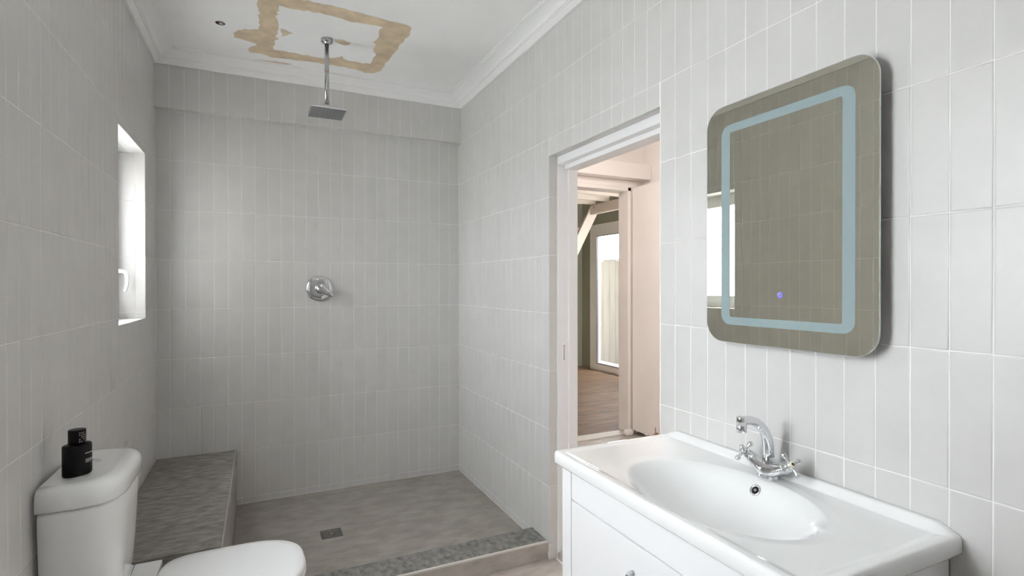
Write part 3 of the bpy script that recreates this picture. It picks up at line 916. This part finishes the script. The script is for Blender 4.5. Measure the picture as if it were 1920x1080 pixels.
# ---- vanity cabinet
VY0, VY1, VX0 = 0.61, 1.506, 0.862
CT = -0.54 + HC          # counter top level
CB = -0.577 + HC         # underside
cy0, cy1, cx0, cx1 = VY0 + 0.022, VY1 - 0.022, VX0 + 0.022, XR - 0.004
cab = thing('vanity_cabinet', 'white lacquered vanity cabinet under the basin', 'cabinet', ((cx0 + cx1) / 2, (cy0 + cy1) / 2, 0))
ZK = 0.09
for a in (cy0 + 0.002, cy1 - 0.020):
    box('side_panel', M['lacquer'], cab, cx0 + 0.041, cx1, a, a + 0.018, ZK, CB - 0.001, 0.001, 1)
box('back_panel', M['lacquer'], cab, cx1 - 0.008, cx1 - 0.001, cy0 + 0.019, cy1 - 0.019, ZK, CB - 0.001)
box('bottom_panel', M['lacquer'], cab, cx0 + 0.02, cx1 - 0.009, cy0 + 0.019, cy1 - 0.019, ZK, ZK + 0.018)
ST = 0.052
for a, b in ((cy0, cy0 + ST), (cy1 - ST, cy1)):
    box('corner_post', M['lacquer'], cab, cx0, cx0 + 0.04, a, b, 0.0, CB - 0.001, 0.002)
ZR = -0.676 + HC
box('apron', M['lacquer'], cab, cx0 + 0.003, cx0 + 0.022, cy0 + ST + 0.001, cy1 - ST - 0.001, ZR + 0.002, CB - 0.001, 0.001, 1)
z1_ = ZR - 0.002
for h_ in (0.335, 0.30):
    d_ = box('drawer', M['lacquer'], cab, cx0 + 0.002, cx0 + 0.022, cy0 + ST + 0.002, cy1 - ST - 0.002, z1_ - h_, z1_, 0.0015, 2)
    hz = z1_ - 0.078; hy = (cy0 + cy1) / 2
    pts = [(cx0 + 0.003, hy + 0.066, hz), (cx0 - 0.012, hy + 0.066, hz), (cx0 - 0.022, hy + 0.058, hz + 0.001), (cx0 - 0.027, hy + 0.03, hz + 0.002),
           (cx0 - 0.028, hy, hz + 0.003), (cx0 - 0.027, hy - 0.03, hz + 0.002), (cx0 - 0.022, hy - 0.058, hz + 0.001), (cx0 - 0.012, hy - 0.066, hz), (cx0 + 0.003, hy - 0.066, hz)]
    MB().tube(pts, 0.0062, 12).build('handle', M['chrome'], d_)
    z1_ -= h_ + 0.004
box('plinth', M['lacquer'], cab, cx0 + 0.03, cx0 + 0.045, cy0 + ST, cy1 - ST, 0.0, ZK)
adopt(cab)
for ch in cab.children:
    for g_ in ch.children: g_.matrix_parent_inverse = Matrix.Identity(4)

# ---- basin top, moulded in one piece
BCX, BCY, BA, BBY, BD = 1.082, 1.030, 0.197, 0.279, 0.128
bas = thing('wash_basin', 'white moulded basin top with wide oval bowl and raised back lip', 'basin', ((VX0 + XR) / 2, (VY0 + VY1) / 2, CB))


def sst(a, b, x):
    t = min(1, max(0, (x - a) / (b - a))); return t * t * (3 - 2 * t)


def top_z(x, y):
    e = min(x - VX0, y - VY0, VY1 - y)
    z = CT + 0.004 * (1 - sst(0.018, 0.042, e))                   # slightly raised rim
    rr = 0.010
    if e < rr: z -= rr - math.sqrt(max(0, rr * rr - (rr - e) ** 2))
    # back lip
    ey = min(y - VY0, VY1 - y)
    z += 0.020 * sst(XR - 0.036, XR - 0.016, x) * sst(0.002, 0.05, ey)
    r = math.sqrt(((x - BCX) / BA) ** 2 + ((y - BCY) / BBY) ** 2)
    if r < 1.12:
        if r < 1: z -= BD * (1 - r ** 3.0) ** 1.55
        z -= 0.003 * (1 - sst(0.97, 1.12, r))
    return z


xs_, ys_ = [], []
N1, N2 = 150, 270
for i in range(N1 + 1):
    t = i / N1; xs_.append(VX0 + (XR - 0.002 - VX0) * t)
for j in range(N2 + 1):
    t = j / N2; ys_.append(VY0 + (VY1 - VY0) * t)
CRN = 0.014


def corner(x, y):
    """round the plan corners at the front"""
    for yc, s in ((VY0, 1), (VY1, -1)):
        dx, dy = x - VX0, (y - yc) * s
        if dx < CRN and dy < CRN:
            # map square corner to quarter disc
            a, b = (CRN - dx) / CRN, (CRN - dy) / CRN
            m_ = max(a, b)
            if m_ > 1e-6:
                l_ = math.hypot(a, b); k_ = m_ / l_
                a, b = a * k_, b * k_
            return VX0 + CRN * (1 - a), yc + s * CRN * (1 - b)
    return x, y


mb = MB(); V = []
for i in range(N1 + 1):
    for j in range(N2 + 1):
        qx, qy = corner(xs_[i], ys_[j]); V.append((qx, qy, top_z(xs_[i], ys_[j])))
idx = lambda i, j: i * (N2 + 1) + j
Fc = [(idx(i, j), idx(i + 1, j), idx(i + 1, j + 1), idx(i, j + 1)) for i in range(N1) for j in range(N2)]
loop = [idx(i, 0) for i in range(N1)] + [idx(N1, j) for j in range(N2)] + [idx(i, N2) for i in range(N1, 0, -1)] + [idx(0, j) for j in range(N2, 0, -1)]
nb = len(V)
zlow = [CB + 0.006, CB + 0.001, CB]
ins = [0.0, 0.002, 0.007]
rings_i = [loop]
for zl, is_ in zip(zlow, ins):
    ids = []
    for q in loop:
        p_ = V[q]; cxm, cym = (VX0 + XR) / 2, (VY0 + VY1) / 2
        ids.append(len(V))
        V.append((p_[0] + is_ * (1 if p_[0] < cxm else -1) * (1 if abs(p_[0] - cxm) > 0.2 else 0), p_[1] + is_ * (1 if p_[1] < cym else -1) * (1 if abs(p_[1] - cym) > 0.4 else 0), zl))
    rings_i.append(ids)
L = len(loop)
for a in range(3):
    for i in range(L):
        j = (i + 1) % L
        Fc.append((rings_i[a][i], rings_i[a][j], rings_i[a + 1][j], rings_i[a + 1][i]))
mb.add(V, Fc, True)
sh_ = mb.build('moulded_top', M['basin'], bas)
# underside, open where the bowl hangs through
mb = MB()
rings = []
for r_ in (0.90, 0.82, 0.70, 0.55, 0.35, 0.12):
    zz = top_z(BCX + BA * r_, BCY) - 0.012
    if zz < CB - 0.002:
        rings.append([(BCX + BA * r_ * math.cos(2 * math.pi * i / 40), BCY + BBY * r_ * math.sin(2 * math.pi * i / 40), zz) for i in range(40)])
mb.loft(rings, cap0=False)
mb.build('bowl_underside', M['basin'], bas)
# overflow ring, drain
ox, oy = 1.249, 1.046
ozz = top_z(ox, oy); gx = (top_z(ox + 0.002, oy) - top_z(ox - 0.002, oy)) / 0.004
nrm = Vector((-gx, 0, 1)).normalized(); oc = Vector((ox, oy, ozz)) + nrm * 0.0005
MB().lathe([(0.0098, -0.004), (0.0165, -0.004), (0.0165, 0.001), (0.0145, 0.0028), (0.0108, 0.0018), (0.0098, -0.004)], oc, nrm, 28).build('overflow_ring', M['chrome'], bas)
MB().lathe([(0, -0.001), (0.0105, -0.001), (0.0105, 0.0006), (0, 0.0006)], oc, nrm, 20).build('overflow_hole', M['dark'], bas)
MB().lathe([(0, 0), (0.004, 0), (0.004, 0.0012), (0, 0.0012)], oc, nrm, 10).build('overflow_screw', M['steel'], bas)
MB().lathe([(0, 0.0), (0.020, 0.0), (0.031, 0.0015), (0.032, 0.0), (0.031, -0.004), (0, -0.004)], (BCX, BCY, CT - BD - 0.002), (0, 0, 1), 32).build('waste', M['chrome'], bas)
adopt(bas)

# ---- tap
TX, TY, TZ = 1.293, 1.039, top_z(1.293, 1.039)
tap = thing('basin_mixer_tap', 'chrome basin mixer tap with curved spout and two cross handles', 'tap', (TX, TY, TZ))
# winged body
rings = []
NB = 22
for i in range(NB + 1):
    t = -1 + 2 * i / NB
    y_ = TY + t * 0.058
    rz = 0.0145 + 0.0125 * (1 - abs(t) ** 1.3) + 0.001 * abs(t)
    zc2 = TZ + 0.019 + 0.023 * abs(t) ** 1.8
    rx = 0.0145 + 0.0155 * (1 - abs(t) ** 1.6)
    if abs(t) > 0.97: rz *= 0.8; rx *= 0.8
    rings.append([(TX + rx * math.cos(2 * math.pi * k / 20), y_, zc2 + rz * math.sin(2 * math.pi * k / 20) * (1.0 if math.sin(2 * math.pi * k / 20) > 0 else 0.66)) for k in range(20)])
MB().loft(rings).build('body', M['chrome'], tap)
MB().lathe([(0, 0), (0.029, 0), (0.0295, 0.002), (0.029, 0.006), (0.0285, 0.012), (0.0275, 0.018), (0.022, 0.024), (0, 0.024)], (TX, TY, TZ + 0.0002), (0, 0, 1), 28).build('base_ring', M['chrome'], tap)
MB().lathe([(0, 0), (0.0175, 0), (0.0175, 0.004), (0.0165, 0.008), (0.0165, 0.024), (0.0155, 0.026), (0, 0.026)], (TX, TY, TZ + 0.034), (0, 0, 1), 28).build('spout_collar', M['chrome'], tap)
sp = [(0, 0.055), (0.0005, 0.075), (0.002, 0.092), (0.007, 0.112), (0.017, 0.132), (0.032, 0.149), (0.052, 0.162), (0.074, 0.169), (0.094, 0.171), (0.107, 0.170)]
MB().tube([(TX - a, TY, TZ + b) for a, b in sp], [0.0148, 0.0148, 0.0148, 0.0145, 0.014, 0.0135, 0.013, 0.0125, 0.012, 0.012], 20).build('spout', M['chrome'], tap)
MB().lathe([(0, 0.0135), (0.0125, 0.0125), (0.0135, 0.010), (0.0135, -0.010), (0.0125, -0.011), (0.0135, -0.012), (0.0135, -0.028), (0.012, -0.030), (0, -0.028)], (TX - 0.106, TY, TZ + 0.170), (0, 0, 1), 24).build('aerator', M['chrome'], tap)
for s, lab in ((1, 'hot'), (-1, 'cold')):
    ax = Vector((-0.28 if s < 0 else -0.12, s * 0.80, 0.56 if s < 0 else 0.36)).normalized()
    base = Vector((TX, TY + s * 0.050, TZ + 0.040))
    MB().lathe([(0, -0.006), (0.0145, -0.006), (0.016, 0.0), (0.016, 0.010), (0.0135, 0.012), (0.0135, 0.020), (0.008, 0.022), (0.0065, 0.027), (0, 0.027)], base, ax, 20).build('valve_stem', M['chrome'], tap)
    hc = base + ax * 0.033
    u = ax.cross(Vector((0, 0, 1))).normalized(); w = ax.cross(u).normalized()
    if s > 0:
        a_ = math.radians(40)
    else:
        a_ = math.radians(20)
    u, w = u * math.cos(a_) + w * math.sin(a_), -u * math.sin(a_) + w * math.cos(a_)
    mb = MB()
    mb.lathe([(0, -0.008), (0.0085, -0.008), (0.0115, -0.004), (0.0115, 0.004), (0.009, 0.009), (0, 0.009)], hc, ax, 20)
    for dv in (u, -u, w, -w):
        mb.lathe([(0.0040, 0.008), (0.0036, 0.014), (0.0048, 0.020), (0.0070, 0.0245), (0.0076, 0.0285), (0.0066, 0.033), (0.003, 0.0355), (0, 0.036)], hc, dv, 12)
    hdl = mb.build('cross_handle', M['chrome'], tap)
    MB().lathe([(0, 0.008), (0.0088, 0.008), (0.0092, 0.0095), (0.007, 0.0115), (0, 0.012)], hc, ax, 20).build('cap', M['porcelain'] if s < 0 else M['chrome'], hdl)
    if s < 0:
        MB().lathe([(0.0030, 0.0122), (0.0042, 0.0120), (0.0042, 0.0124), (0.0030, 0.0126), (0.0030, 0.0122)], hc, ax, 20).build('index_mark', M['lettering'], hdl)
adopt(tap)
for ch in tap.children:
    for g_ in ch.children: g_.matrix_parent_inverse = Matrix.Identity(4)

# ---- toilet
TC = 2.055
toi = thing('toilet', 'white close-coupled ceramic toilet with closed lid against the left wall', 'toilet', (-0.1, TC, 0))


def half(xb, d, yc, a, n=4.0, seg=28, z=0.0):
    """D-shaped plan: flat back at xb, superelliptic front"""
    pts = []
    for i in range(seg + 1):
        th = math.pi * i / seg
        c, s = math.cos(th), math.sin(th)
        yv = a * math.copysign(abs(c) ** (2 / n), c); xv = d * abs(s) ** (2 / n)
        pts.append((xb + xv, yc + yv, z))
    return pts


XB = XL + 0.012
LZ = -0.556 + HC
lidr = [half(XB, d, TC, a, 4.2, z=LZ + dz) for dz, d, a in ((-0.066, 0.186, 0.203), (-0.064, 0.190, 0.206), (-0.058, 0.192, 0.208), (-0.028, 0.192, 0.208), (-0.014, 0.188, 0.205),
                                                       (-0.006, 0.180, 0.198), (-0.0015, 0.168, 0.188), (0.0, 0.150, 0.172))]
MB().loft(lidr).build('cistern_lid', M['ceramic'], toi)
body = [half(XB + 0.003, d, TC, a, 3.6, z=z) for z, d, a in ((0.425, 0.150, 0.150), (0.44, 0.156, 0.160), (0.50, 0.166, 0.176), (0.62, 0.176, 0.190), (0.74, 0.182, 0.197), (0.796, 0.184, 0.199), (0.8035, 0.180, 0.195))]
MB().loft(body).build('cistern', M['ceramic'], toi)
bt = MB().lathe([(0, 0), (0.022, 0), (0.022, 0.003), (0.019, 0.005), (0, 0.005)], (-0.482, 2.085, LZ - 0.001), (0, 0, 1), 32).build('flush_button', M['chrome'], toi)
box('button_split', M['steel'], bt, -0.4828, -0.4812, 2.065, 2.105, LZ + 0.0038, LZ + 0.0046)


def egg(z, x0_, x1_, a, n=2.6, seg=48, yc=TC):
    """seat-like plan between x0 (back) and x1 (front tip)"""
    pts = []; L_ = x1_ - x0_; xm = x0_ + L_ * 0.50
    for i in range(seg):
        th = 2 * math.pi * i / seg
        c, s = math.cos(th), math.sin(th)
        if c >= 0:
            x = xm + (x1_ - xm) * abs(c) ** (2 / n); y = a * math.copysign(abs(s) ** (2 / n), s)
        else:
            nb_ = 5.0
            x = xm - (xm - x0_) * abs(c) ** (2 / nb_); y = a * math.copysign(abs(s) ** (2 / nb_), s)
        # taper a little towards the back
        y *= 1.0 - 0.08 * sst(xm, x0_ + 1e-6, x) if False else 1.0
        pts.append((x, yc + y, z))
    return pts


SZ = -0.972 + HC
MB().loft([egg(SZ - 0.020, -0.312, 0.137, 0.189, 2.7), egg(SZ - 0.016, -0.316, 0.142, 0.193, 2.7), egg(SZ - 0.006, -0.316, 0.142, 0.193, 2.7), egg(SZ - 0.001, -0.311, 0.136, 0.187, 2.7),
           egg(SZ + 0.002, -0.29, 0.11, 0.165, 2.7), egg(SZ + 0.003, -0.2, 0.02, 0.09, 2.7)]).build('seat_lid', M['seat'], toi)
MB().loft([egg(SZ - 0.042, -0.30, 0.140, 0.188), egg(SZ - 0.038, -0.305, 0.147, 0.193), egg(SZ - 0.025, -0.305, 0.147, 0.193), egg(SZ - 0.022, -0.30, 0.142, 0.189)]).build('seat', M['seat'], toi)
bowl = [egg(0.0, -0.40, -0.02, 0.110, 2.6), egg(0.02, -0.40, -0.025, 0.108, 2.6), egg(0.12, -0.40, -0.02, 0.102, 2.4), egg(0.22, -0.41, 0.03, 0.120, 2.3),
        egg(0.32, -0.43, 0.10, 0.160, 2.3), egg(0.39, -0.45, 0.135, 0.185, 2.4), egg(0.412, -0.46, 0.14, 0.188, 2.4)]
MB().loft(bowl).build('bowl', M['ceramic'], toi)
dk = [(x, y) for x, y in rrect(0.22, 0.39, 0.03, 5)]
MB().loft([[(-0.445 + a * s, TC + 0.01 + b * s, z) for a, b in dk] for z, s in ((0.38, 0.93), (0.405, 1.0), (0.424, 1.0), (0.428, 0.97))]).build('bowl_deck', M['ceramic'], toi)
for nm, xc_, w_, mt in (('hinge_shelf', -0.427, 0.046, M['ceramic']), ('hinge_cover', -0.361, 0.082, M['seat'])):
    hg = rrect(w_, 0.40, 0.006, 3)
    MB().loft([[(xc_ + a * s, TC + 0.01 + b * s, z) for a, b in hg] for z, s in ((0.426, 1.0), (0.442, 1.0), (0.446, 0.985))]).build(nm, mt, toi, 0.0015)
adopt(toi)
for ch in toi.children:
    for g_ in ch.children: g_.matrix_parent_inverse = Matrix.Identity(4)

# ---- bottle on the cistern
bx_, by_ = -0.489, 1.962
bz_ = LZ + 0.0006
bot = thing('cologne_bottle', 'matt black oval bottle with ribbed cap standing on the cistern lid', 'bottle', (bx_, by_, bz_))
RA = math.radians(38)


def ell(a, b, z, seg=40):
    res = []
    for i in range(seg):
        t = 2 * math.pi * i / seg
        p_ = a * math.cos(t), b * math.sin(t)
        res.append((bx_ + p_[0] * math.cos(RA) - p_[1] * math.sin(RA), by_ + p_[0] * math.sin(RA) + p_[1] * math.cos(RA), bz_ + z))
    return res


MB().loft([ell(0.033, 0.024, 0), ell(0.0355, 0.0265, 0.002), ell(0.0365, 0.0275, 0.006), ell(0.0365, 0.0275, 0.084), ell(0.0355, 0.0265, 0.089), ell(0.033, 0.024, 0.0905)]).build('body', M['bottle'], bot)
MB().loft([ell(0.015, 0.015, 0.0900), ell(0.015, 0.015, 0.094)]).build('neck', M['bottle'], bot)
MB().loft([ell(0.0205, 0.0205, 0.0930), ell(0.0212, 0.0212, 0.094), ell(0.0212, 0.0212, 0.131), ell(0.0205, 0.0205, 0.133), ell(0.018, 0.018, 0.1335)]).build('cap', M['bottle'], bot)


def wrap(a, b, t0, t1, z0, z1, off=0.0003):
    vs = []
    for z in (z0, z1):
        for t in (t0, (t0 + t1) / 2, t1):
            p_ = (a + off) * math.cos(t), (b + off) * math.sin(t)
            vs.append((bx_ + p_[0] * math.cos(RA) - p_[1] * math.sin(RA), by_ + p_[0] * math.sin(RA) + p_[1] * math.cos(RA), bz_ + z))
    return vs, [(0, 1, 4, 3), (1, 2, 5, 4)]


mb = MB()
tc_ = math.radians(-77)
for z0, z1, w_, nl in ((0.0625, 0.0650, 0.95, 9), (0.044, 0.0462, 0.72, 7), (0.0400, 0.0420, 0.85, 9), (0.0362, 0.0378, 0.55, 6)):
    for k in range(nl):
        t0 = tc_ + 0.1 * (0.95 - w_) + w_ * (k / nl) ; t1 = t0 + w_ / nl * 0.72
        mb.add(*wrap(0.0365, 0.0275, t0, t1, z0, z1))
mb.build('printed_lettering', M['print'], bot)
mb = MB()
for r_ in range(5):
    for k in range(4):
        t0 = math.radians(-102) + k * 0.24
        if (r_ + k) % 5 != 2: mb.add(*wrap(0.0212, 0.0212, t0, t0 + 0.14, 0.098 + r_ * 0.0064, 0.1015 + r_ * 0.0064))
mb.build('cap_emblem', M['steel'], bot)
adopt(bot)

# ---- ceiling lamps (behind the camera, and an added unseen one in the hall)
def flush_lamp(label, x, y, z, m):
    lamp = thing('ceiling_lamp', label, 'lamp', (x, y, z))
    MB().lathe([(0, 0), (0.17, 0), (0.172, -0.01), (0.172, -0.03), (0.165, -0.036), (0, -0.036)], (x, y, z), (0, 0, 1), 40).build('lamp_base', M['white_paint'], lamp)
    MB().lathe([(0, -0.0365), (0.155, -0.0365), (0.15, -0.055), (0.12, -0.072), (0.06, -0.082), (0, -0.084)], (x, y, z), (0, 0, 1), 40).build('diffuser', m, lamp)
    adopt(lamp)


flush_lamp('round white flush lamp on the bathroom ceiling behind the camera', 0.45, -0.35, ZCEIL, M['lamp'])
flush_lamp('added unseen fill lamp on the hall ceiling beyond the doorway', 1.85, 2.5, HZC, M['hall_fill'])  # added out of view to brighten the open door leaf
